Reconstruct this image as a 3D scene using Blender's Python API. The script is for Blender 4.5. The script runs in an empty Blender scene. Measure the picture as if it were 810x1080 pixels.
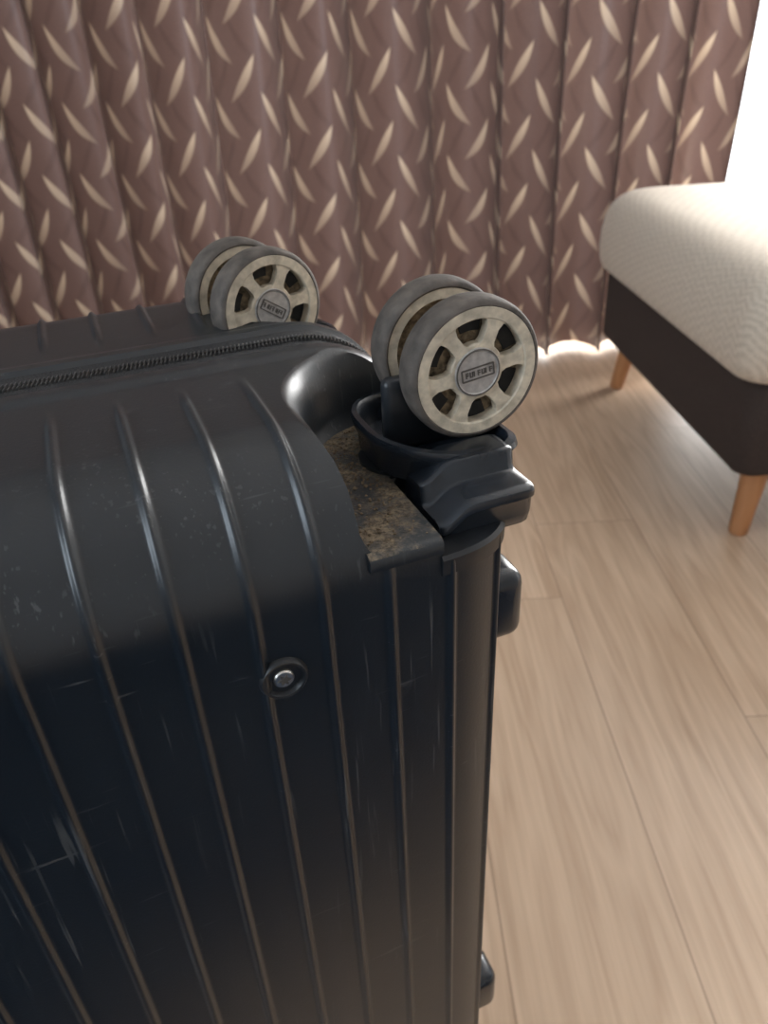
import bpy, bmesh, math, random
from mathutils import Vector, Matrix
random.seed(4)
D=bpy.data
scene=bpy.context.scene
col=scene.collection
rad=math.radians
scene.view_settings.view_transform='Standard'

# ---------------------------------------------------------------- helpers
def new_mat(name):
    m=D.materials.new(name); m.use_nodes=True
    nt=m.node_tree; nt.nodes.clear()
    out=nt.nodes.new('ShaderNodeOutputMaterial')
    b=nt.nodes.new('ShaderNodeBsdfPrincipled')
    nt.links.new(b.outputs[0],out.inputs[0])
    return m,nt,b,out
class NB:
    def __init__(s,nt): s.nt=nt
    def n(s,t,**k):
        x=s.nt.nodes.new(t)
        for a,v in k.items(): setattr(x,a,v)
        return x
    def l(s,a,b): s.nt.links.new(a,b)
    def m(s,op,a,b=None,c=None,clamp=False):
        x=s.nt.nodes.new('ShaderNodeMath'); x.operation=op; x.use_clamp=clamp
        for i,v in enumerate((a,b,c)):
            if v is None: continue
            if isinstance(v,(int,float)): x.inputs[i].default_value=v
            else: s.nt.links.new(v,x.inputs[i])
        return x.outputs[0]
    def mix(s,f,a,b):
        x=s.nt.nodes.new('ShaderNodeMix'); x.data_type='RGBA'
        for i,v in ((0,f),(6,a),(7,b)):
            if isinstance(v,(int,float)): x.inputs[i].default_value=v
            elif isinstance(v,tuple): x.inputs[i].default_value=(v[0],v[1],v[2],1)
            else: s.nt.links.new(v,x.inputs[i])
        return x.outputs[2]
    def noise(s,vec,scale,detail=3,rough=.5):
        x=s.nt.nodes.new('ShaderNodeTexNoise')
        x.inputs['Scale'].default_value=scale; x.inputs['Detail'].default_value=detail
        x.inputs['Roughness'].default_value=rough
        if vec is not None: s.nt.links.new(vec,x.inputs['Vector'])
        return x.outputs[0]
    def ramp(s,f,lo,hi):
        x=s.nt.nodes.new('ShaderNodeMapRange')
        s.nt.links.new(f,x.inputs[0]); x.inputs[1].default_value=lo; x.inputs[2].default_value=hi
        return x.outputs[0]
    def mapping(s,vec,scale=(1,1,1),rot=(0,0,0)):
        x=s.nt.nodes.new('ShaderNodeMapping'); x.inputs['Scale'].default_value=scale
        x.inputs['Rotation'].default_value=rot
        s.nt.links.new(vec,x.inputs[0]); return x.outputs[0]
    def bump(s,h,strength,dist,b):
        x=s.nt.nodes.new('ShaderNodeBump'); x.inputs['Strength'].default_value=strength
        x.inputs['Distance'].default_value=dist
        s.nt.links.new(h,x.inputs['Height']); s.nt.links.new(x.outputs[0],b.inputs['Normal'])

def mesh_obj(name,verts,faces,mat=None,smooth=True,angle=35,parent=None):
    me=D.meshes.new(name); me.from_pydata([tuple(v) for v in verts],[],faces); me.update()
    bm=bmesh.new(); bm.from_mesh(me); bmesh.ops.recalc_face_normals(bm,faces=bm.faces); bm.to_mesh(me); bm.free()
    if smooth:
        me.shade_smooth(); me.set_sharp_from_angle(angle=rad(angle))
    o=D.objects.new(name,me); col.objects.link(o)
    if mat: me.materials.append(mat)
    if parent: o.parent=parent
    return o
def bm_obj(name,bm,mat=None,smooth=True,angle=35,parent=None):
    bmesh.ops.recalc_face_normals(bm,faces=bm.faces)
    me=D.meshes.new(name); bm.to_mesh(me); bm.free()
    if smooth:
        me.shade_smooth(); me.set_sharp_from_angle(angle=rad(angle))
    o=D.objects.new(name,me); col.objects.link(o)
    if mat: me.materials.append(mat)
    if parent: o.parent=parent
    return o
def rbox_bm(bm,lo,hi,bev=.002,seg=3,mtx=None):
    r=bmesh.ops.create_cube(bm,size=1)
    vs=r['verts']
    c=[(a+b)/2 for a,b in zip(lo,hi)]; d=[b-a for a,b in zip(lo,hi)]
    for v in vs: v.co=Vector((c[0]+v.co.x*d[0],c[1]+v.co.y*d[1],c[2]+v.co.z*d[2]))
    if bev>0:
        es=set(e for v in vs for e in v.link_edges)
        g=bmesh.ops.bevel(bm,geom=list(es),offset=bev,segments=seg,profile=.5,affect='EDGES')
        vs=list(set(g['verts'])|set(v for v in vs if v.is_valid))
    if mtx is not None:
        for v in vs: v.co=mtx@v.co
    return vs
def box(name,lo,hi,mat,bev=.0,seg=3,parent=None):
    bm=bmesh.new(); rbox_bm(bm,lo,hi,bev,seg)
    return bm_obj(name,bm,mat,bev>0,40,parent)
def loft(name,rings,mat,cap=True,parent=None,angle=35):
    n=len(rings[0]); v=[p for r in rings for p in r]; f=[]
    for i in range(len(rings)-1):
        for j in range(n):
            k=(j+1)%n
            f.append((i*n+j,i*n+k,(i+1)*n+k,(i+1)*n+j))
    if cap:
        f.append(tuple(range(n))); f.append(tuple((len(rings)-1)*n+j for j in range(n)))
    return mesh_obj(name,v,f,mat,True,angle,parent)

# ---------------------------------------------------------------- materials
def simple(name,c,rough=.5,metal=0,noise=0,nscale=60,bump=0):
    m,nt,b,o=new_mat(name); N=NB(nt)
    b.inputs['Roughness'].default_value=rough; b.inputs['Metallic'].default_value=metal
    tc=N.n('ShaderNodeTexCoord').outputs['Object']
    f=N.noise(tc,nscale,4)
    f=N.ramp(f,.3,.7)
    N.l(N.mix(f,tuple(x*(1-noise) for x in c),tuple(min(1,x*(1+noise)) for x in c)),b.inputs['Base Color'])
    if bump: N.bump(f,bump,.001,b)
    return m

# polycarbonate shell (scuffed, slightly dusty, dirt lying in wheel wells)
m_shell,nt,b,o=new_mat('black_polycarbonate'); N=NB(nt)
tc=N.n('ShaderNodeTexCoord').outputs['Object']
big=N.noise(tc,9,4); fine=N.noise(tc,900,2)
scr=N.ramp(N.noise(N.mapping(tc,(420,420,14),(0.5,.35,0)),1,2),.66,.71)
scr2=N.ramp(N.noise(N.mapping(tc,(26,380,380),(0.2,.9,.4)),1,2),.68,.73)
scr3=N.ramp(N.noise(N.mapping(tc,(400,400,18),(0.1,-.7,.4)),1,2),.66,.71)
patch=N.ramp(N.noise(tc,22,3),.40,.62)
s=N.m('MULTIPLY',N.m('ADD',N.m('ADD',scr,scr3),scr2,clamp=True),patch)
geo=N.n('ShaderNodeNewGeometry')
sx=N.n('ShaderNodeSeparateXYZ'); N.l(tc,sx.inputs[0])
sn=N.n('ShaderNodeSeparateXYZ'); N.l(geo.outputs['Normal'],sn.inputs[0])
upw=N.ramp(sn.outputs[2],.0,.9)
spk=N.m('MULTIPLY',N.ramp(N.noise(tc,720,2,.6),.71,.77),N.m('ADD',N.m('MULTIPLY',upw,.6),.1))
basec=N.mix(N.ramp(big,.3,.75),(.0050,.0085,.0130),(.0095,.0135,.0180))
basec=N.mix(N.m('MULTIPLY',upw,N.m('ADD',N.m('MULTIPLY',big,.08),.022)),basec,(.21,.205,.19))
basec=N.mix(N.m('MULTIPLY',s,.38),basec,(.14,.145,.145))
basec=N.mix(N.m('MULTIPLY',spk,.5),basec,(.22,.22,.20))
low=N.m('LESS_THAN',sx.outputs[2],.682); hi=N.m('GREATER_THAN',sx.outputs[2],.64)
up=N.m('GREATER_THAN',sn.outputs[2],.6)
dm=N.m('MULTIPLY',N.m('MULTIPLY',low,hi),up)
dirtf=N.m('MULTIPLY',dm,N.ramp(N.noise(tc,48,6,.75),.42,.58))
dirtc=N.mix(N.ramp(N.noise(tc,420,4,.75),.38,.62),(.045,.032,.020),(.24,.185,.12))
N.l(N.mix(dirtf,basec,dirtc),b.inputs['Base Color'])
r=N.m('ADD',N.m('MULTIPLY',big,.18),.24)
r=N.m('ADD',r,N.m('MULTIPLY',dirtf,.5))
r=N.m('ADD',r,N.m('MULTIPLY',s,.15))
N.l(r,b.inputs['Roughness'])
hh=N.m('ADD',N.m('MULTIPLY',fine,.10),N.m('MULTIPLY',N.noise(tc,160,2),.05))
hh=N.m('ADD',hh,N.m('MULTIPLY',dirtf,N.noise(tc,350,4,.7)))
N.bump(hh,1.0,.0006,b)
b.inputs['Specular IOR Level'].default_value=.55

m_plast=simple('black_glossy_plastic',(.013,.017,.023),.24,0,.4,30)
m_plast2=simple('black_satin_plastic',(.012,.014,.017),.38,0,.4,60,.1)
m_tyre=simple('worn_rubber',(.085,.071,.060),.75,0,.45,120,.4)
m_hub=simple('grey_dusty_hub',(.56,.49,.38),.6,0,.28,200,.2)
m_hubd=simple('hub_dirt',(.19,.14,.085),.9,0,.6,420,.5)
m_slot=simple('hub_slot_dark',(.014,.013,.012),.8,0,.4,200)
m_cap=simple('hub_cap_grey',(.42,.40,.38),.4,.2,.2,400)
m_emb=simple('emblem_dark',(.10,.09,.08),.4,.2,.2,400)
m_steel=simple('screw_steel',(.62,.60,.56),.28,1,.1,200)
m_tape=simple('zipper_tape',(.012,.012,.013),.85,0,.3,900,.4)
m_teeth=simple('zipper_teeth',(.05,.05,.05),.35,0,.2,300)
m_crumb=simple('dirt_crumbs',(.17,.125,.08),.95,0,.5,300,.3)
m_wall=simple('wall_paint',(.52,.53,.54),.9,0,.04,40,.05)
m_ceil=simple('ceiling_paint',(.76,.77,.78),.9,0,.03,40)
m_frame=simple('window_frame',(.65,.63,.6),.5,0,.03,20)
m_trim=simple('baseboard_paint',(.60,.5,.4),.6,0,.05,20)
m_reflector=simple('navy_reflector_pile',(.014,.034,.070),.95,0,.3,260,.6)  # for the added navy slab that the case reflects

# curtain
m_cur,nt,b,o=new_mat('patterned_curtain'); N=NB(nt)
uv=N.n('ShaderNodeUVMap').outputs[0]
su=N.n('ShaderNodeSeparateXYZ'); N.l(uv,su.inputs[0])
U,V=su.outputs[0],su.outputs[1]
def leaf(pu,pv,ou,ov,ang,L,Wd,curve=2.2,soft=.003):
    a=N.m('SUBTRACT',N.m('MULTIPLY',N.m('FRACT',N.m('DIVIDE',N.m('ADD',U,ou),pu)),pu),pu/2)
    c=N.m('SUBTRACT',N.m('MULTIPLY',N.m('FRACT',N.m('DIVIDE',N.m('ADD',V,ov),pv)),pv),pv/2)
    ca,sa=math.cos(ang),math.sin(ang)
    x=N.m('ADD',N.m('MULTIPLY',a,sa),N.m('MULTIPLY',c,ca))
    y=N.m('SUBTRACT',N.m('MULTIPLY',a,ca),N.m('MULTIPLY',c,sa))
    y=N.m('ADD',y,N.m('MULTIPLY',N.m('MULTIPLY',x,x),curve if ang>0 else -curve))
    t=N.m('DIVIDE',x,L)
    w=N.m('MULTIPLY',N.m('SUBTRACT',1,N.m('MULTIPLY',t,t)),Wd)
    e=N.m('SUBTRACT',w,N.m('ABSOLUTE',y))
    mask=N.ramp(e,0,soft)
    shade=N.m('ADD',N.m('MULTIPLY',t,.38),.58,clamp=True)
    return N.m('MULTIPLY',mask,shade)
PU,PV=.15,.165
A=leaf(PU,PV,0,0,.66,.068,.0125)
B=leaf(PU,PV,PU/2,PV/2,-.66,.068,.0125)
lm=N.m('MAXIMUM',A,B)
C=leaf(PU,PV,.0,PV/2,-.66,.074,.012,2.2,.009); Dd=leaf(PU,PV,PU/2,.0,.66,.074,.012,2.2,.009)
dk=N.m('MAXIMUM',C,Dd)
weave=N.noise(N.mapping(uv,(900,200,1)),1,2)
base=N.mix(N.ramp(weave,.3,.7),(.120,.073,.063),(.164,.103,.089))
base=N.mix(N.m('MULTIPLY',dk,.50),base,(.060,.034,.029))
colr=N.mix(lm,base,(.57,.45,.33))
N.l(colr,b.inputs['Base Color'])
b.inputs['Roughness'].default_value=.40
b.inputs['Sheen Weight'].default_value=.1
tr=N.n('ShaderNodeBsdfTranslucent'); N.l(colr,tr.inputs[0])
mx=N.n('ShaderNodeMixShader'); mx.inputs[0].default_value=.09
N.l(b.outputs[0],mx.inputs[1]); N.l(tr.outputs[0],mx.inputs[2]); N.l(mx.outputs[0],o.inputs[0])

# floor
m_floor,nt,b,o=new_mat('oak_floor'); N=NB(nt)
tc=N.n('ShaderNodeTexCoord').outputs['Object']
sx=N.n('ShaderNodeSeparateXYZ'); N.l(tc,sx.inputs[0])
PW=.191
px=N.m('DIVIDE',N.m('SUBTRACT',sx.outputs[0],.104),PW)
idx=N.m('FLOOR',px); fx=N.m('FRACT',px)
wn=N.n('ShaderNodeTexWhiteNoise',noise_dimensions='1D'); N.l(idx,wn.inputs['W'])
py=N.m('ADD',N.m('DIVIDE',sx.outputs[1],1.35),N.m('MULTIPLY',wn.outputs[0],7.3))
iy=N.m('FLOOR',py); fy=N.m('FRACT',py)
wn2=N.n('ShaderNodeTexWhiteNoise',noise_dimensions='2D')
cb=N.n('ShaderNodeCombineXYZ'); N.l(idx,cb.inputs[0]); N.l(iy,cb.inputs[1]); N.l(cb.outputs[0],wn2.inputs[0])
cb2=N.n('ShaderNodeCombineXYZ'); N.l(sx.outputs[0],cb2.inputs[0]); N.l(sx.outputs[1],cb2.inputs[1]); N.l(N.m('MULTIPLY',wn2.outputs[0],5),cb2.inputs[2])
g1=N.noise(N.mapping(cb2.outputs[0],(55,2.6,1)),1,5,.6)
g2=N.noise(N.mapping(cb2.outputs[0],(260,5,1)),1,3,.6)
g3=N.noise(N.mapping(cb2.outputs[0],(14,1.2,1)),1,3,.5)
rings_=N.m('FRACT',N.m('MULTIPLY',g3,9))
rings_=N.m('ABSOLUTE',N.m('SUBTRACT',N.m('MULTIPLY',rings_,2),1))
g=N.m('ADD',N.m('MULTIPLY',g1,.5),N.m('ADD',N.m('MULTIPLY',g2,.3),N.m('MULTIPLY',rings_,.20)))
c=N.mix(N.ramp(g,.28,.70),(.425,.285,.182),(.68,.505,.36))
c=N.mix(N.m('MULTIPLY',wn2.outputs[0],.35),c,(.47,.335,.225))
seam=N.m('LESS_THAN',N.m('MINIMUM',fx,N.m('SUBTRACT',1,fx)),.0065)
seam2=N.m('LESS_THAN',N.m('MINIMUM',fy,N.m('SUBTRACT',1,fy)),.0008)
sm=N.m('MAXIMUM',seam,seam2)
N.l(N.mix(N.m('MULTIPLY',sm,.5),c,(.19,.11,.065)),b.inputs['Base Color'])
N.l(N.m('ADD',N.m('MULTIPLY',g1,.15),.36),b.inputs['Roughness'])
N.bump(N.m('SUBTRACT',g,sm),.08,.001,b)

# ottoman
m_cush,nt,b,o=new_mat('cream_cushion_fabric'); N=NB(nt)
tc=N.n('ShaderNodeTexCoord').outputs['Object']
s_=N.n('ShaderNodeSeparateXYZ'); N.l(tc,s_.inputs[0])
zz_=N.m('PINGPONG',N.m('ADD',s_.outputs[1],s_.outputs[0]),.018)
v_=N.m('ADD',s_.outputs[2],N.m('MULTIPLY',s_.outputs[0],.9))
zf=N.m('FRACT',N.m('DIVIDE',N.m('ADD',v_,N.m('MULTIPLY',zz_,.8)),.016))
zg=N.m('ABSOLUTE',N.m('SUBTRACT',N.m('MULTIPLY',zf,2),1))
f=N.m('ADD',N.m('MULTIPLY',zg,.18),N.m('ADD',N.m('MULTIPLY',N.noise(tc,420,3),.5),N.m('MULTIPLY',N.noise(tc,150,3,.7),.32)))
N.l(N.mix(N.ramp(f,.3,.7),(.47,.40,.315),(.75,.665,.56)),b.inputs['Base Color']); b.inputs['Roughness'].default_value=.95
N.bump(f,.6,.002,b); b.inputs['Sheen Weight'].default_value=.15
m_obase,nt,b,o=new_mat('dark_brown_fabric'); N=NB(nt)
tc=N.n('ShaderNodeTexCoord').outputs['Object']
f=N.noise(tc,500,3,.7)
N.l(N.mix(N.ramp(f,.3,.7),(.022,.015,.013),(.064,.045,.038)),b.inputs['Base Color']); b.inputs['Roughness'].default_value=.95
N.bump(f,.5,.002,b)
m_leg,nt,b,o=new_mat('beech_leg_wood'); N=NB(nt)
tc=N.n('ShaderNodeTexCoord').outputs['Object']
f=N.noise(N.mapping(tc,(90,90,8)),1,4)
N.l(N.mix(f,(.38,.16,.065),(.55,.27,.12)),b.inputs['Base Color']); b.inputs['Roughness'].default_value=.4

# ---------------------------------------------------------------- camera
F_PX=800.; TH=rad(32.0); RO=rad(2.87); CZ=.82
Fv=Vector((0,math.cos(TH),-math.sin(TH))); R0=Vector((1,0,0)); U0=Vector((0,math.sin(TH),math.cos(TH)))
Rv=math.cos(RO)*R0-math.sin(RO)*U0; Uv=math.sin(RO)*R0+math.cos(RO)*U0
cam=D.cameras.new('camera'); co=D.objects.new('camera',cam); col.objects.link(co)
M=Matrix((( Rv.x,Uv.x,-Fv.x,0),(Rv.y,Uv.y,-Fv.y,0),(Rv.z,Uv.z,-Fv.z,CZ),(0,0,0,1)))
co.matrix_world=M
cam.sensor_fit='VERTICAL'; cam.sensor_height=36; cam.sensor_width=27; cam.lens=F_PX/1080*36
cam.clip_start=.01
cam.dof.use_dof=True; cam.dof.focus_distance=.30; cam.dof.aperture_fstop=14
scene.camera=co

# ---------------------------------------------------------------- room
X0,X1,Y0,Y1,ZC=-2.6,2.8,-2.4,2.34,2.4
box('floor',(X0-.1,Y0-.1,-.05),(X1+.1,Y1+.35,0),m_floor)
box('ceiling',(X0-.1,Y0-.1,ZC),(X1+.1,Y1+.1,ZC+.05),m_ceil)
box('wall_left',(X0-.1,Y0-.1,0),(X0,Y1+.1,ZC),m_wall)
box('wall_right',(X1,Y0-.1,0),(X1+.1,Y1+.1,ZC),m_wall)
box('wall_front',(X0,Y0-.1,0),(X1,Y0,ZC),m_wall)
WX0,WX1,WZ1=-1.5,2.3,2.1
bm=bmesh.new()
rbox_bm(bm,(X0,Y1,0),(WX0,Y1+.1,ZC),0); rbox_bm(bm,(WX1,Y1,0),(X1,Y1+.1,ZC),0); rbox_bm(bm,(WX0,Y1,WZ1),(WX1,Y1+.1,ZC),0)
bm_obj('wall_back',bm,m_wall,False)
bm=bmesh.new()
xs=[WX0,-.7,.7,WX1]
for x in xs: rbox_bm(bm,(max(WX0,x-.025),Y1+.02,0.03),(min(WX1,x+.025),Y1+.07,WZ1-.04),.003,2)
rbox_bm(bm,(WX0,Y1+.02,0),(WX1,Y1+.08,.03),.003,2); rbox_bm(bm,(WX0,Y1+.02,WZ1-.04),(WX1,Y1+.08,WZ1),.003,2)
bm_obj('window_1',bm,m_frame,True)
box('baseboard_left',(X0,Y0,0),(X0+.012,Y1,.06),m_trim,.002)
box('baseboard_right',(X1-.012,Y0,0),(X1,Y1,.06),m_trim,.002)
box('baseboard_front',(X0+.012,Y0,0),(X1-.012,Y0+.012,.06),m_trim,.002)
box('navy_reflector_slab',(-1.7,-1.7,0),(1.15,-.03,.010),m_reflector,.004,3)  # unseen navy slab, added to give the case a bluish reflection

# curtain
def build_curtain(name,x0,x1,yc):
    pts=[]
    n=int((x1-x0)/.0025)
    ph=.6
    for i in range(n+1):
        x=x0+(x1-x0)*i/n
        per=.164+.022*math.sin(x*5.1+1)+.016*math.sin(x*13.7)
        if x<-.72: per*=.72
        ph+=2*math.pi*((x1-x0)/n)/per
        am=.062*(1+.18*math.sin(x*7.3))
        y=yc-am*math.sin(ph)-.008*math.sin(2*ph+.6)
        pts.append((x+.028*math.cos(ph)*(1+.3*math.sin(x*4.1)),y,ph))
    rows=30; zb,zt=.02,2.28
    V=[];Fc=[];UV=[]
    ul=[0]
    for i in range(1,len(pts)):
        ul.append(ul[-1]+math.hypot(pts[i][0]-pts[i-1][0],pts[i][1]-pts[i-1][1]))
    for r in range(rows+1):
        z=zb+(zt-zb)*r/rows
        t=r/rows
        for i,(x,y,ph) in enumerate(pts):
            k=.88+.12*math.sin(3*t+x*4)
            V.append((x+.010*math.sin(2.2*z+x*6)*(1-t),yc+(y-yc)*k+.006*math.sin(z*3+x*9),z))
            UV.append((ul[i],z))
    m=len(pts)
    for r in range(rows):
        for i in range(m-1):
            Fc.append((r*m+i,r*m+i+1,(r+1)*m+i+1,(r+1)*m+i))
    me=D.meshes.new(name); me.from_pydata(V,[],Fc)
    uvl=me.uv_layers.new(name='UVMap')
    for lp in me.loops: uvl.data[lp.index].uv=UV[lp.vertex_index]
    me.shade_smooth(); me.materials.append(m_cur)
    o=D.objects.new(name,me); col.objects.link(o); return o
build_curtain('curtain',-1.75,.955,2.15)
bm=bmesh.new()
mt=Matrix.Translation((.3,2.15,2.30))@Matrix.Rotation(rad(90),4,'Y')
bmesh.ops.create_cone(bm,cap_ends=True,segments=24,radius1=.014,radius2=.014,depth=4.3,matrix=mt)
for x in (-1.7,.3,2.3): rbox_bm(bm,(x-.01,2.15,2.29),(x+.01,Y1,2.31),.002,2)
bm_obj('curtain_rail',bm,m_frame,True)

# ---------------------------------------------------------------- ottoman
ot=D.objects.new('ottoman',None); ot.location=(1.095,1.548,0); ot.rotation_euler=(0,0,rad(2.2)); col.objects.link(ot)
hx,hy=.520,.405
def srect(hx,hy,r,z,n=10,bul=0):
    pts=[]
    for cx,cy,a0 in ((hx-r,hy-r,0),(-hx+r,hy-r,90),(-hx+r,-hy+r,180),(hx-r,-hy+r,270)):
        for i in range(n+1):
            a=rad(a0+90*i/n); pts.append((cx+r*math.cos(a),cy+r*math.sin(a),z))
    return pts
rings=[]
for z,ins in ((.312,.03),(.314,.012),(.322,.003),(.34,-.003),(.37,-.006),(.41,-.005),(.445,.001),(.468,.010),(.483,.022),(.494,.038),(.500,.06),(.504,.10)):
    rings.append(srect(hx-ins,hy-ins,.055,z))
for z,ins in ((.508,.2),(.510,.34)):
    rings.append(srect(hx-ins,hy-ins,.04,z))
loft('cushion',rings,m_cush,parent=ot,angle=80)
hx,hy=.50,.40
rings=[srect(hx-i,hy-i,.03,z) for z,i in ((.14,.02),(.142,.012),(.15,.008),(.30,.006),(.308,.010),(.313,.02))]
loft('base',rings,m_obase,parent=ot,angle=60)
for k,(sx_,sy_) in enumerate(((-1,-1),(1,-1),(-1,1),(1,1))):
    rr=[]
    for z,r,s in ((0,.015,.018),(.004,.0175,.018),(.07,.021,.010),(.142,.025,0)):
        rr.append([(sx_*(hx-.075+s)+r*math.cos(a*math.pi/12),sy_*(hy-.065+s)+r*math.sin(a*math.pi/12),z) for a in range(24)])
    loft('leg_%d'%(k+1),rr,m_leg,parent=ot)

# ---------------------------------------------------------------- suitcase
WA=rad(21.0)
W0,W1,N0,N1,Z0,Z1=-.345,.136,.199,.459,0.,.705
Wc,Nc=(W0+W1)/2,.329
RR=.05
Wd=Vector((math.cos(WA),math.sin(WA),0)); Nd=Vector((-math.sin(WA),math.cos(WA),0))
case=D.objects.new('suitcase',None); col.objects.link(case)
case.location=Wd*Wc+Nd*Nc; case.rotation_euler=(0,0,WA)
def Lc(w,n,z): return (w-Wc,n-Nc,z)

PITCH=.0245; S0=.0527; NEXP=3.3
def sstep(x,a,b):
    t=max(0,min(1,(x-a)/(b-a))); return t*t*(3-2*t)
def rib(s):
    t=(s-S0)/PITCH; t=abs(t-round(t))*PITCH
    return .0018*(1-sstep(t,.0004,.0023))
def lines(a,b,r,step,ns):
    L=[]
    for i in range(ns,0,-1): L.append(a+r-r*math.tan(rad(45)*i/ns))
    n=max(1,round((b-a-2*r)/step))
    for i in range(n+1): L.append(a+r+(b-a-2*r)*i/n)
    for i in range(1,ns+1): L.append(b-r+r*math.tan(rad(45)*i/ns))
    return L
LW=lines(W0,W1,RR,.0007,56); LN=lines(N0,N1,RR,.0016,56); LZ=lines(Z0,Z1,RR,.03,14)
_tab=[(0.,0.)]
def sc(an,r=RR):
    c_,s_=abs(math.cos(an)),abs(math.sin(an))
    k=(c_**NEXP+s_**NEXP)**(-1/NEXP)
    return r*k*s_, r*k*c_
_p=sc(0)
for i in range(1,181):
    q_=sc(math.pi/2*i/180); _tab.append((math.pi/2*i/180,_tab[-1][1]+math.dist(_p,q_))); _p=q_
def arcs(an): 
    x=an/(math.pi/2)*180; i=min(179,int(x)); return _tab[i][1]+(_tab[i+1][1]-_tab[i][1])*(x-i)
def map_pt(w,n,z):
    q=(min(max(w,W0+RR),W1-RR),min(max(n,N0+RR),N1-RR),min(max(z,Z0+RR),Z1-RR))
    d=Vector((w-q[0],n-q[1],z-q[2])); d.normalize()
    dx,dy=d.x,d.y
    h=math.hypot(dx,dy)
    ang=0 if h<1e-6 else math.atan2(abs(dx),abs(dy))
    if dx>1e-7: s=(W1-RR)+arcs(ang)
    elif dx<-1e-7: s=(W0+RR)-arcs(ang)
    else: s=q[0]
    if abs(dy)<1e-7 and abs(dx)>1e-7:
        s+= math.copysign((min(q[1],2*Nc-q[1])-(N0+RR)),dx)
    amp=1.0
    p=Vector(q)+d*RR
    nrm=d.copy()
    if abs(dx)>1e-7 and abs(dy)>1e-7:
        ox,oy=sc(ang,RR*h)
        p.x=q[0]+math.copysign(ox,dx); p.y=q[1]+math.copysign(oy,dy)
        gx,gy=ox**(NEXP-1),oy**(NEXP-1); g_=math.hypot(gx,gy)
        nrm=Vector((math.copysign(gx/g_*h,dx),math.copysign(gy/g_*h,dy),d.z))
    amp*=sstep(abs(p.y-Nc),.032,.060)
    if abs(dx)>1e-7: amp*=1-sstep(abs(d.z),.6,.95)
    disp=rib(s)*amp
    k=abs(p.y-Nc)
    disp+=.0016*(1-sstep(k,.019,.026))
    disp-=.0030*(1-sstep(k,.0115,.0145))
    return p+nrm*disp
vid={};V=[];Fa=[]
def gv(i,j,k):
    key=(i,j,k)
    if key not in vid:
        vid[key]=len(V); p=map_pt(LW[i],LN[j],LZ[k]); V.append(Lc(*p))
    return vid[key]
a,b_,c_=len(LW)-1,len(LN)-1,len(LZ)-1
for i in range(a):
    for j in range(b_):
        Fa.append((gv(i,j,c_),gv(i+1,j,c_),gv(i+1,j+1,c_),gv(i,j+1,c_)))
        Fa.append((gv(i,j,0),gv(i,j+1,0),gv(i+1,j+1,0),gv(i+1,j,0)))
    for k in range(c_):
        Fa.append((gv(i,0,k),gv(i+1,0,k),gv(i+1,0,k+1),gv(i,0,k+1)))
        Fa.append((gv(i,b_,k),gv(i,b_,k+1),gv(i+1,b_,k+1),gv(i+1,b_,k)))
for j in range(b_):
    for k in range(c_):
        Fa.append((gv(0,j,k),gv(0,j,k+1),gv(0,j+1,k+1),gv(0,j+1,k)))
        Fa.append((gv(a,j,k),gv(a,j+1,k),gv(a,j+1,k+1),gv(a,j,k+1)))
shell=mesh_obj('shell',V,Fa,m_shell,True,60)
# wheel well cutters
ZF=.669
def mir(pts,z,sw,sn):
    out=[]
    for w,n in pts:
        if sw<0: w=2*Wc-w
        if sn<0: n=2*Nc-n
        out.append(Lc(w,n,z))
    if sw*sn<0: out.reverse()
    return out
def well(off,z,sw=1,sn=1):
    cx,cy,r=.115,.258,.046+off
    pts=[(cx-r,.12)]
    for i in range(0,19):
        an=math.pi-math.pi/2*i/18
        pts.append((cx+r*math.cos(an),cy+r*math.sin(an)))
    pts+=[(.22,cy+r),(.22,.12)]
    return mir(pts,z,sw,sn)
NW=.0985
NZ=.660
cutters=[]
for sw in (1,-1):
    for sn in (1,-1):
        rings=[well(o_,z_,sw,sn) for o_,z_ in ((-.004,ZF),(-.0015,ZF+.003),(0,ZF+.008),(0,.690),(.0012,.697),(.0035,.7022),(.008,.706),(.02,.7125),(.03,.74))]
        cutters.append(loft('cut',rings,m_shell))
        cutters.append(loft('cut',[mir([(NW,.12),(NW,.245),(.101,.2475),(.22,.2475),(.22,.12)],z_,sw,sn) for z_ in (NZ,.70)],m_shell))
for cobj in cutters:
    md=shell.modifiers.new('b','BOOLEAN'); md.operation='DIFFERENCE'; md.solver='EXACT'; md.object=cobj
dg=bpy.context.evaluated_depsgraph_get()
me=D.meshes.new_from_object(shell.evaluated_get(dg))
shell.modifiers.clear(); shell.data=me
me.shade_smooth(); me.set_sharp_from_angle(angle=rad(45))
for cobj in cutters: D.objects.remove(cobj)
shell.parent=case

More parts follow.
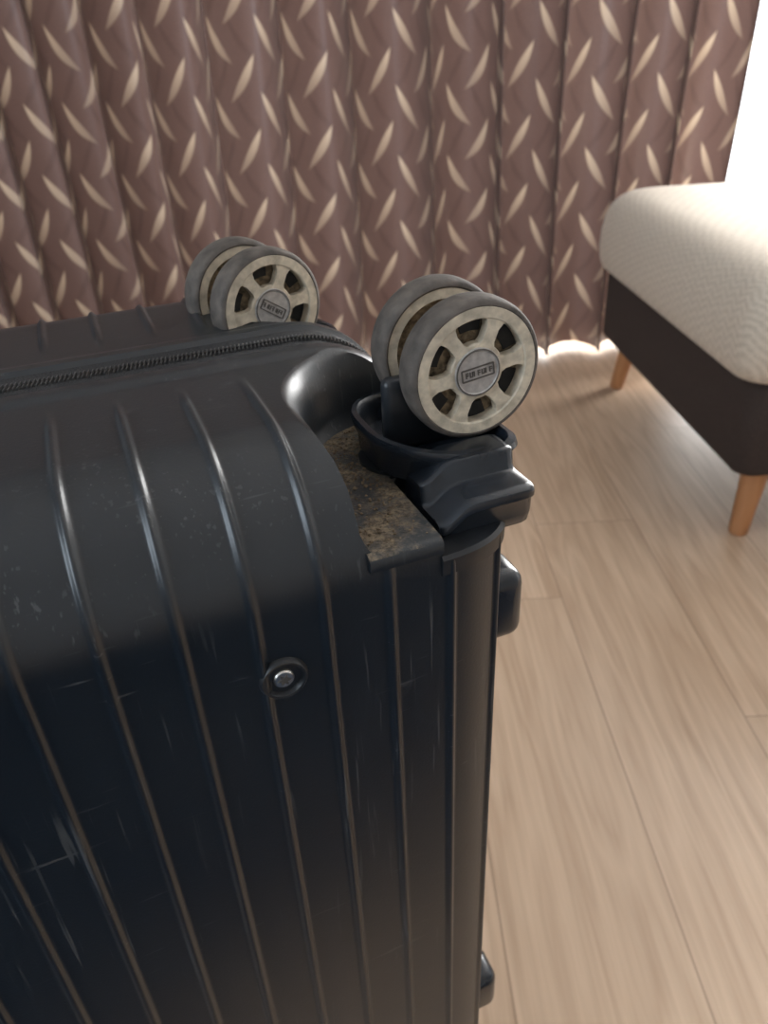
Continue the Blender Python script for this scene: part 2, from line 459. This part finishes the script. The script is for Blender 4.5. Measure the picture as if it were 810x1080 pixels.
# mount plates
def edge_arc(off,wmin):
    cx,cy=W1-RR,N0+RR; pts=[]
    if wmin<cx: pts.append((wmin,N0-off))
    for i in range(25):
        an=math.pi/2*i/24
        ox,oy=sc(an,RR+off)
        if cx+ox>=wmin: 
            if not pts: pts.append((wmin,cy-oy))
            pts.append((cx+ox,cy-oy))
    return pts
def clipw(pts,wmax):
    return [p for p in pts if p[0]<=wmax]
for k,(sw,sn) in enumerate(((1,1),(1,-1),(-1,1),(-1,-1))):
    def up_pts(off):
        pts=clipw(edge_arc(off,.0700),NW-.0006)
        pts.append((NW-.0006,pts[-1][1])); pts.append((NW-.0006,.2475)); pts+=[(W1-.004,.2475),(W1-.004,.3000)]
        for i in range(0,13):
            an=math.pi/2+math.pi/2*i/12
            pts.append((.115+.0445*math.cos(an),.258+.0425*math.sin(an)))
        return pts
    loft('well_plate_%d'%(k+1),[mir(up_pts(o_),ZF+z,sw,sn) for z,o_ in ((-.0055,.0003),(-.005,.0012),(-.0008,.0014),(.0006,.0002),(.0012,-.0015))],m_shell,parent=case,angle=50)
    def lo_pts(off):
        pts=edge_arc(off,NW-.0008); pts+=[(W1+off,.2465),(NW-.0008,.2465)]
        return pts
    loft('well_lower_plate_%d'%(k+1),[mir(lo_pts(o_),NZ+z,sw,sn) for z,o_ in ((-.0065,.0003),(-.006,.0012),(.0005,.0014),(.002,.0002))],m_plast2,parent=case,angle=30)
# crumbs of dirt in the open well
bm=bmesh.new()
rnd=random.Random(11)
cnt=0
while cnt<420:
    w=rnd.uniform(.071,.125); n_=rnd.uniform(.203,.300)
    if n_<.249 and w>NW-.003: continue
    if n_>.258 and math.hypot(w-.115,n_-.258)>.042: continue
    if rnd.random()<.45 and n_<.235 : continue
    s_r=rnd.uniform(.00025,.00075)*(1.5 if rnd.random()<.08 else 1)
    g=bmesh.ops.create_icosphere(bm,subdivisions=1,radius=s_r)
    off=Vector(Lc(w,n_,ZF+.0012+s_r*.5)); fl=rnd.uniform(.5,1)
    for v in g['verts']:
        v.co=Vector((v.co.x*rnd.uniform(.7,1.4),v.co.y*rnd.uniform(.7,1.4),v.co.z*fl))+off
    cnt+=1
bm_obj('dirt_crumbs',bm,m_crumb,False,parent=case)

# zipper path (W-Z loop) at N mid
def zpath(off,step):
    pts=[]
    r=RR; w0,w1,z0,z1=W0+r,W1-r,Z0+r,Z1-r
    R_=r+off
    def seg(p,q,nrm):
        L_=math.dist(p,q); n=max(1,int(L_/step))
        for i in range(n):
            t=i/n; pts.append((p[0]+(q[0]-p[0])*t,p[1]+(q[1]-p[1])*t,nrm))
    def arc(c,a0):
        n=max(6,int(R_*math.pi/2/step))
        for i in range(n):
            an=rad(a0)-math.pi/2*i/n
            pts.append((c[0]+R_*math.cos(an),c[1]+R_*math.sin(an),(math.cos(an),math.sin(an))))
    seg((w0,z1+R_),(w1,z1+R_),(0,1)); arc((w1,z1),90)
    seg((w1+R_,z1),(w1+R_,z0),(1,0)); arc((w1,z0),0)
    seg((w1,z0-R_),(w0,z0-R_),(0,-1)); arc((w0,z0),-90)
    seg((w0-R_,z0),(w0-R_,z1),(-1,0)); arc((w0,z1),180)
    return pts
def strip(name,n0,n1,off,th,mat):
    P=zpath(off,.01); n=len(P)
    rings=[]
    for w,z,nr in P:
        rings.append([Lc(w,n0,z),Lc(w,n1,z),Lc(w+nr[0]*th,n1,z+nr[1]*th),Lc(w+nr[0]*th,n0,z+nr[1]*th)])
    V=[p for r_ in rings for p in r_]; Fc=[]
    for i in range(n):
        k=(i+1)%n
        for j in range(4):
            l=(j+1)%4
            Fc.append((i*4+j,i*4+l,k*4+l,k*4+j))
    return mesh_obj(name,V,Fc,mat,True,40,case)
strip('zipper_tape_near',Nc-.0135,Nc-.0022,-.0016,.0012,m_tape)
strip('zipper_tape_far',Nc+.0022,Nc+.0135,-.0016,.0012,m_tape)
strip('zipper_centre',Nc-.0022,Nc+.0022,-.0020,.0012,m_tape)
bm=bmesh.new()
for i,(w,z,nr) in enumerate(zpath(-.0006,.0018)):
    if z<.3: continue
    tang=Vector((nr[1],0,-nr[0])); nor=Vector((nr[0],0,nr[1])); side=Vector((0,1,0))
    for sg in (1,-1):
        mtx=Matrix.Translation(Vector(Lc(w,Nc+sg*.0021,z))+tang*(.0004*sg))@Matrix((tang,side,nor)).transposed().to_4x4()
        vs=bmesh.ops.create_cube(bm,size=1)['verts']
        for v in vs:
            q=v.co.copy(); q.x*=.0010*(.6 if q.z>0 else 1); q.y*=.0038*(.8 if q.z>0 else 1); q.z*=.0024
            q.x+= q.y*.25
            v.co=mtx@q
bm_obj('zipper_teeth',bm,m_teeth,False,parent=case)

# screw
SW,SZ=.035,.629
def disc_rings(rs,depth_n):
    return [[Lc(SW+r*math.cos(a_*math.pi/20),n,SZ+r*math.sin(a_*math.pi/20)) for a_ in range(40)] for r,n in zip(rs,depth_n)]
loft('screw_boss',disc_rings((.0094,.0088,.0080,.0072,.0068,.0064,.003),(N0+.001,N0-.0012,N0-.0021,N0-.0019,N0-.0010,N0-.0001,N0-.0001)),m_plast2,parent=case)
loft('screw_head',disc_rings((.0038,.0038,.0033,.0025),(N0+.0005,N0-.0008,N0-.0014,N0-.0015)),m_steel,parent=case)
star=[]
for i in range(24):
    r=.0019+.0007*math.cos(i*math.pi*2*6/24); an=i*math.pi/12
    star.append((r*math.cos(an),r*math.sin(an)))
loft('screw_socket',[[Lc(SW+x,N0-.0018,SZ+y) for x,y in star],[Lc(SW+x,N0-.0010,SZ+y) for x,y in star]],m_emb,parent=case)

# side feet
for k,(n_,z_) in enumerate(((.247,.594),(.247,.245),(.411,.594),(.411,.245))):
    bm=bmesh.new()
    rbox_bm(bm,Lc(W1-.006,n_-.014,z_-.019),Lc(W1+.022,n_+.014,z_+.019),.0075,5)
    rbox_bm(bm,Lc(W1-.006,n_-.017,z_-.022),Lc(W1+.004,n_+.017,z_+.022),.002,3)
    bm_obj('side_foot_%d'%(k+1),bm,m_plast,parent=case)

# ---- caster (local: axle along Y, trailing +X, pivot at origin, z=0 at wheel centre)
WR=.0282; WT=.0145; AX=.026
def lathe(name,prof,mat,parent,seg=64,close=False):
    rings=[[(r*math.cos(2*math.pi*i/seg),y,r*math.sin(2*math.pi*i/seg)) for i in range(seg)] for r,y in prof]
    if close: rings.append(rings[0])
    n=seg; V=[p for r_ in (rings[:-1] if close else rings) for p in r_]; Fc=[]
    m=len(prof)
    for i in range(m if close else m-1):
        for j in range(n):
            k=(j+1)%n; i2=(i+1)%m
            Fc.append((i*n+j,i*n+k,i2*n+k,i2*n+j))
    return mesh_obj(name,V,Fc,mat,True,40,parent)
def wheel_meshes(sgn,parent,yoff,xoff,tag):
    t=WT/2
    ty=[(.0250,-t+.0006),(.0258,-t+.0001),(.0268,-t+.0005),(.0277,-t+.0018),(WR,-t+.004),(WR+.0001,0),(WR,t-.004),(.0277,t-.0018),(.0268,t-.0005),(.0258,t-.0001),(.0250,t-.0006)]
    o1=lathe('tyre_%s'%tag,ty,m_tyre,parent,96,True)
    o1.location=(xoff,yoff,0)
    bm=bmesh.new()
    y0=sgn*(t-.0002)
    y1=sgn*(t-.0050)
    def ann(r0,r1,ya,yb,seg=72,bev=.0005):
        s_=sgn
        prof=[(r0,ya),(r0,yb+s_*-bev),(r0+bev,yb),(r1-bev,yb),(r1,yb-s_*bev),(r1,ya)]
        rings=[[bm.verts.new((r*math.cos(2*math.pi*i/seg),y,r*math.sin(2*math.pi*i/seg))) for i in range(seg)] for r,y in prof]
        for a_ in range(len(prof)):
            b2=(a_+1)%len(prof)
            for i in range(seg):
                k=(i+1)%seg
                bm.faces.new((rings[a_][i],rings[a_][k],rings[b2][k],rings[b2][i]))
    ann(.0208,.0257,sgn*(-t+.001),y0)
    ann(.0001,.0114,y1,y0-sgn*.0008)
    for i in range(6):
        an=2*math.pi*i/6+.35
        prof=[(.0095,.0038),(.0125,.0026),(.0172,.0026),(.0198,.0037),(.0215,.0064)]
        pts=[(r,h) for r,h in prof]+[(r,-h) for r,h in reversed(prof)]
        ca,sa=math.cos(an),math.sin(an)
        ft=[bm.verts.new((r*ca-h*sa,y0-sgn*.0006,r*sa+h*ca)) for r,h in pts]
        fb=[bm.verts.new((r*ca-h*sa,y1,r*sa+h*ca)) for r,h in pts]
        bm.faces.new(ft); bm.faces.new(fb)
        for q in range(len(pts)):
            k=(q+1)%len(pts); bm.faces.new((ft[q],ft[k],fb[k],fb[q]))
    o2=bm_obj('hub_%s'%tag,bm,m_hub,True,30,parent); o2.location=(xoff,yoff,0)
    o3=lathe('hub_web_%s'%tag,[(.0001,sgn*(t-.0072)),(.0213,sgn*(t-.0066)),(.0213,sgn*(t-.0080)),(.0001,sgn*(t-.009))],m_hubd,parent,48); o3.location=(xoff,yoff,0)
    bm=bmesh.new()
    for i in range(6):
        an0=2*math.pi*i/6+.35+.18; an1=an0+.52
        pts=[]
        for j in range(7): 
            an=an0+(an1-an0)*j/6; pts.append((.0208*math.cos(an),.0208*math.sin(an)))
        for j in range(7):
            an=an1-(an1-an0)*j/6; pts.append((.0150*math.cos(an),.0150*math.sin(an)))
        f1=[bm.verts.new((x,sgn*(t-.0060),z)) for x,z in pts]; f2=[bm.verts.new((x,sgn*(t-.0070),z)) for x,z in pts]
        bm.faces.new(f1); bm.faces.new(f2)
        for q in range(14):
            k=(q+1)%14; bm.faces.new((f1[q],f1[k],f2[k],f2[q]))
    o5=bm_obj('hub_slot_%s'%tag,bm,m_slot,False,30,parent); o5.location=(xoff,yoff,0)
    o4=lathe('cap_%s'%tag,[(.0098,sgn*(t-.0014)),(.0097,sgn*(t-.0002)),(.0090,sgn*(t+.0002)),(.0084,sgn*(t-.0004)),(.0001,sgn*(t-.0003))],m_cap,parent,48); o4.location=(xoff,yoff,0)
    o7=lathe('cap_ring_%s'%tag,[(.0087,sgn*(t-.0006)),(.0089,sgn*(t+.0003)),(.0094,sgn*(t+.0002)),(.0096,sgn*(t-.0006))],m_emb,parent,48); o7.location=(xoff,yoff,0)
    bm=bmesh.new()
    def bar(cx,cz,hx_,hz_):
        rbox_bm(bm,(cx-hx_,min(sgn*(t-.0006),sgn*(t+.0001)),cz-hz_),(cx+hx_,max(sgn*(t-.0006),sgn*(t+.0001)),cz+hz_),0)
    bar(0,.0023,.0068,.00025); bar(0,-.0023,.0068,.00025); bar(.0068,0,.00025,.0023); bar(-.0068,0,.00025,.0023)
    for i in range(7):
        cx=-.0051+i*.0017
        bar(cx,0,.00020,.0011)
        if i%3==0: bar(cx+.0005,.0009,.0005,.0002); bar(cx+.0005,0,.0004,.0002)
        elif i%3==1: bar(cx+.0005,-.0009,.0005,.0002); bar(cx+.0010,0,.0002,.0011)
    o6=bm_obj('emblem_%s'%tag,bm,m_emb,False,30,parent); o6.location=(xoff,yoff,0)
    return [o1,o2,o3,o4,o5,o6,o7]
WSEP=.0335/2
def caster(idx,w,n,ang,rollang=0,embl=0,z=.7095):
    e=D.objects.new('caster_%d'%idx,None); col.objects.link(e); e.parent=case
    e.location=Lc(w,n,z); e.rotation_euler=(0,0,ang)
    ws=wheel_meshes(-1,e,-WSEP+.004,AX,'near_%d'%idx)
    for o_ in ws:
        o_.rotation_euler=(0,embl if ('emblem' in o_.name) else rollang,0)
    ws=wheel_meshes(1,e,WSEP-.004+.004,AX,'far_%d'%idx)
    for o_ in ws: o_.rotation_euler=(0,-rollang*.6,0)
    bm=bmesh.new()
    rbox_bm(bm,(-.006,-.0030,-.036),(AX+.008,.0045,-.004),.003,3)
    bmesh.ops.create_cone(bm,cap_ends=True,segments=24,radius1=.0035,radius2=.0035,depth=.034,matrix=Matrix.Translation((AX,0,0))@Matrix.Rotation(rad(90),4,'X'))
    rbox_bm(bm,(AX-.006,-.0025,-.010),(AX+.006,.0040,.005),.002,3)
    bm_obj('yoke_%d'%idx,bm,m_plast2,parent=e)
    def plan(off,z,zt=0):
        out=[]
        x0,x1,hy_=-.014-off,.038+off,.032+off
        rl=.026+off; rr_=.010
        for cx,cy,r,a0 in ((x0+rl,-hy_+rl,rl,180),(x1-rr_,-hy_+rr_,rr_,270),(x1-rr_,hy_-rr_,rr_,0),(x0+rl,hy_-rl,rl,90)):
            for i in range(11):
                a_=rad(a0+9*i); x=cx+r*math.cos(a_)
                out.append((x,cy+r*math.sin(a_),z+zt*max(0,(.02-x))))
        return out
    loft('cup_%d'%idx,[plan(-.006,-.0390),plan(-.002,-.0386),plan(-.0004,-.0370),plan(.0000,-.0320,.06),plan(.0016,-.0308,.12),plan(.0026,-.0288,.16),plan(.0020,-.0265,.16),plan(-.0002,-.0260,.16),plan(-.0014,-.0280,.12),plan(-.0018,-.0350)],m_plast,parent=e,angle=35)
    rr=[[(r*math.cos(2*math.pi*i/40),r*math.sin(2*math.pi*i/40),z_) for i in range(40)] for r,z_ in ((.016,-.0405),(.017,-.0398),(.017,-.0380))]
    loft('swivel_collar_%d'%idx,rr,m_plast2,parent=e)
    # front bracket : stepped profile (y,z) swept along x
    prof=[(-.022,-.0262),(-.0345,-.0256),(-.0362,-.0258),(-.0370,-.0266),(-.0378,-.0325),(-.0386,-.0340),(-.0400,-.0346),(-.0500,-.0342),(-.0525,-.0346),(-.0538,-.0354),(-.0543,-.0370),(-.0541,-.0388),(-.0530,-.0396),(-.0524,-.0404),(-.0520,-.0470),(-.0508,-.0515),(-.0480,-.0538),(-.0440,-.0543),(-.022,-.0543)]
    xs_=[-.0065,-.0060,-.0045,-.0020,.001,.004,.008,.015,.023,.0295,.0320,.0330,.0334]
    rings=[]
    for x in xs_:
        u=max(0,min(1,(.007-x)/.0135)); tl=u*u*(3-2*u); er=max(0,(-.0040-x)/.0025)**2; er2=max(0,(x-.0300)/.0034)**2
        ring=[]
        for y,z_ in prof:
            m_=max(er,er2)
            yy=y+ m_*.0018*(1 if y<-.03 else 0)
            cz=-.042
            zz=z_ - .0075*tl*(1 if z_>-.042 else .0) 
            zz=cz+(zz-cz)*(1-.08*m_)
            ring.append((x,yy,zz))
        rings.append(ring)
    loft('bracket_%d'%idx,rings,m_plast,parent=e,angle=38)
    return e
caster(1,.1085,.262,0,.2,-.12)
caster(2,.106,.392,rad(194),1.0)
caster(3,2*Wc-.105,.262,rad(180),.5)
caster(4,2*Wc-.105,.396,rad(180),.7)

# ---------------------------------------------------------------- light
def area(name,loc,rot,sx_,sy_,e,c):
    l=D.lights.new(name,'AREA'); l.shape='RECTANGLE'; l.size=sx_; l.size_y=sy_; l.energy=e; l.color=c
    o=D.objects.new(name,l); o.location=loc; o.rotation_euler=rot; col.objects.link(o); return o
area('daylight_window_right',(1.65,2.62,1.1),(rad(-90),0,0),1.4,1.9,140,(1,.985,.96))
area('daylight_window_left',(-.3,2.62,1.1),(rad(-90),0,0),2.4,1.9,85,(1,.985,.96))
area('rear_fill_light',(-2.2,-1.0,1.65),(rad(80),0,rad(-62)),1.5,1.2,46,(.76,.88,1))  # added cool fill lamp behind the camera, no window modelled there
w=D.worlds.new('sky'); scene.world=w; w.use_nodes=True
w.node_tree.nodes['Background'].inputs[0].default_value=(.95,.97,1,1)
w.node_tree.nodes['Background'].inputs[1].default_value=4.0
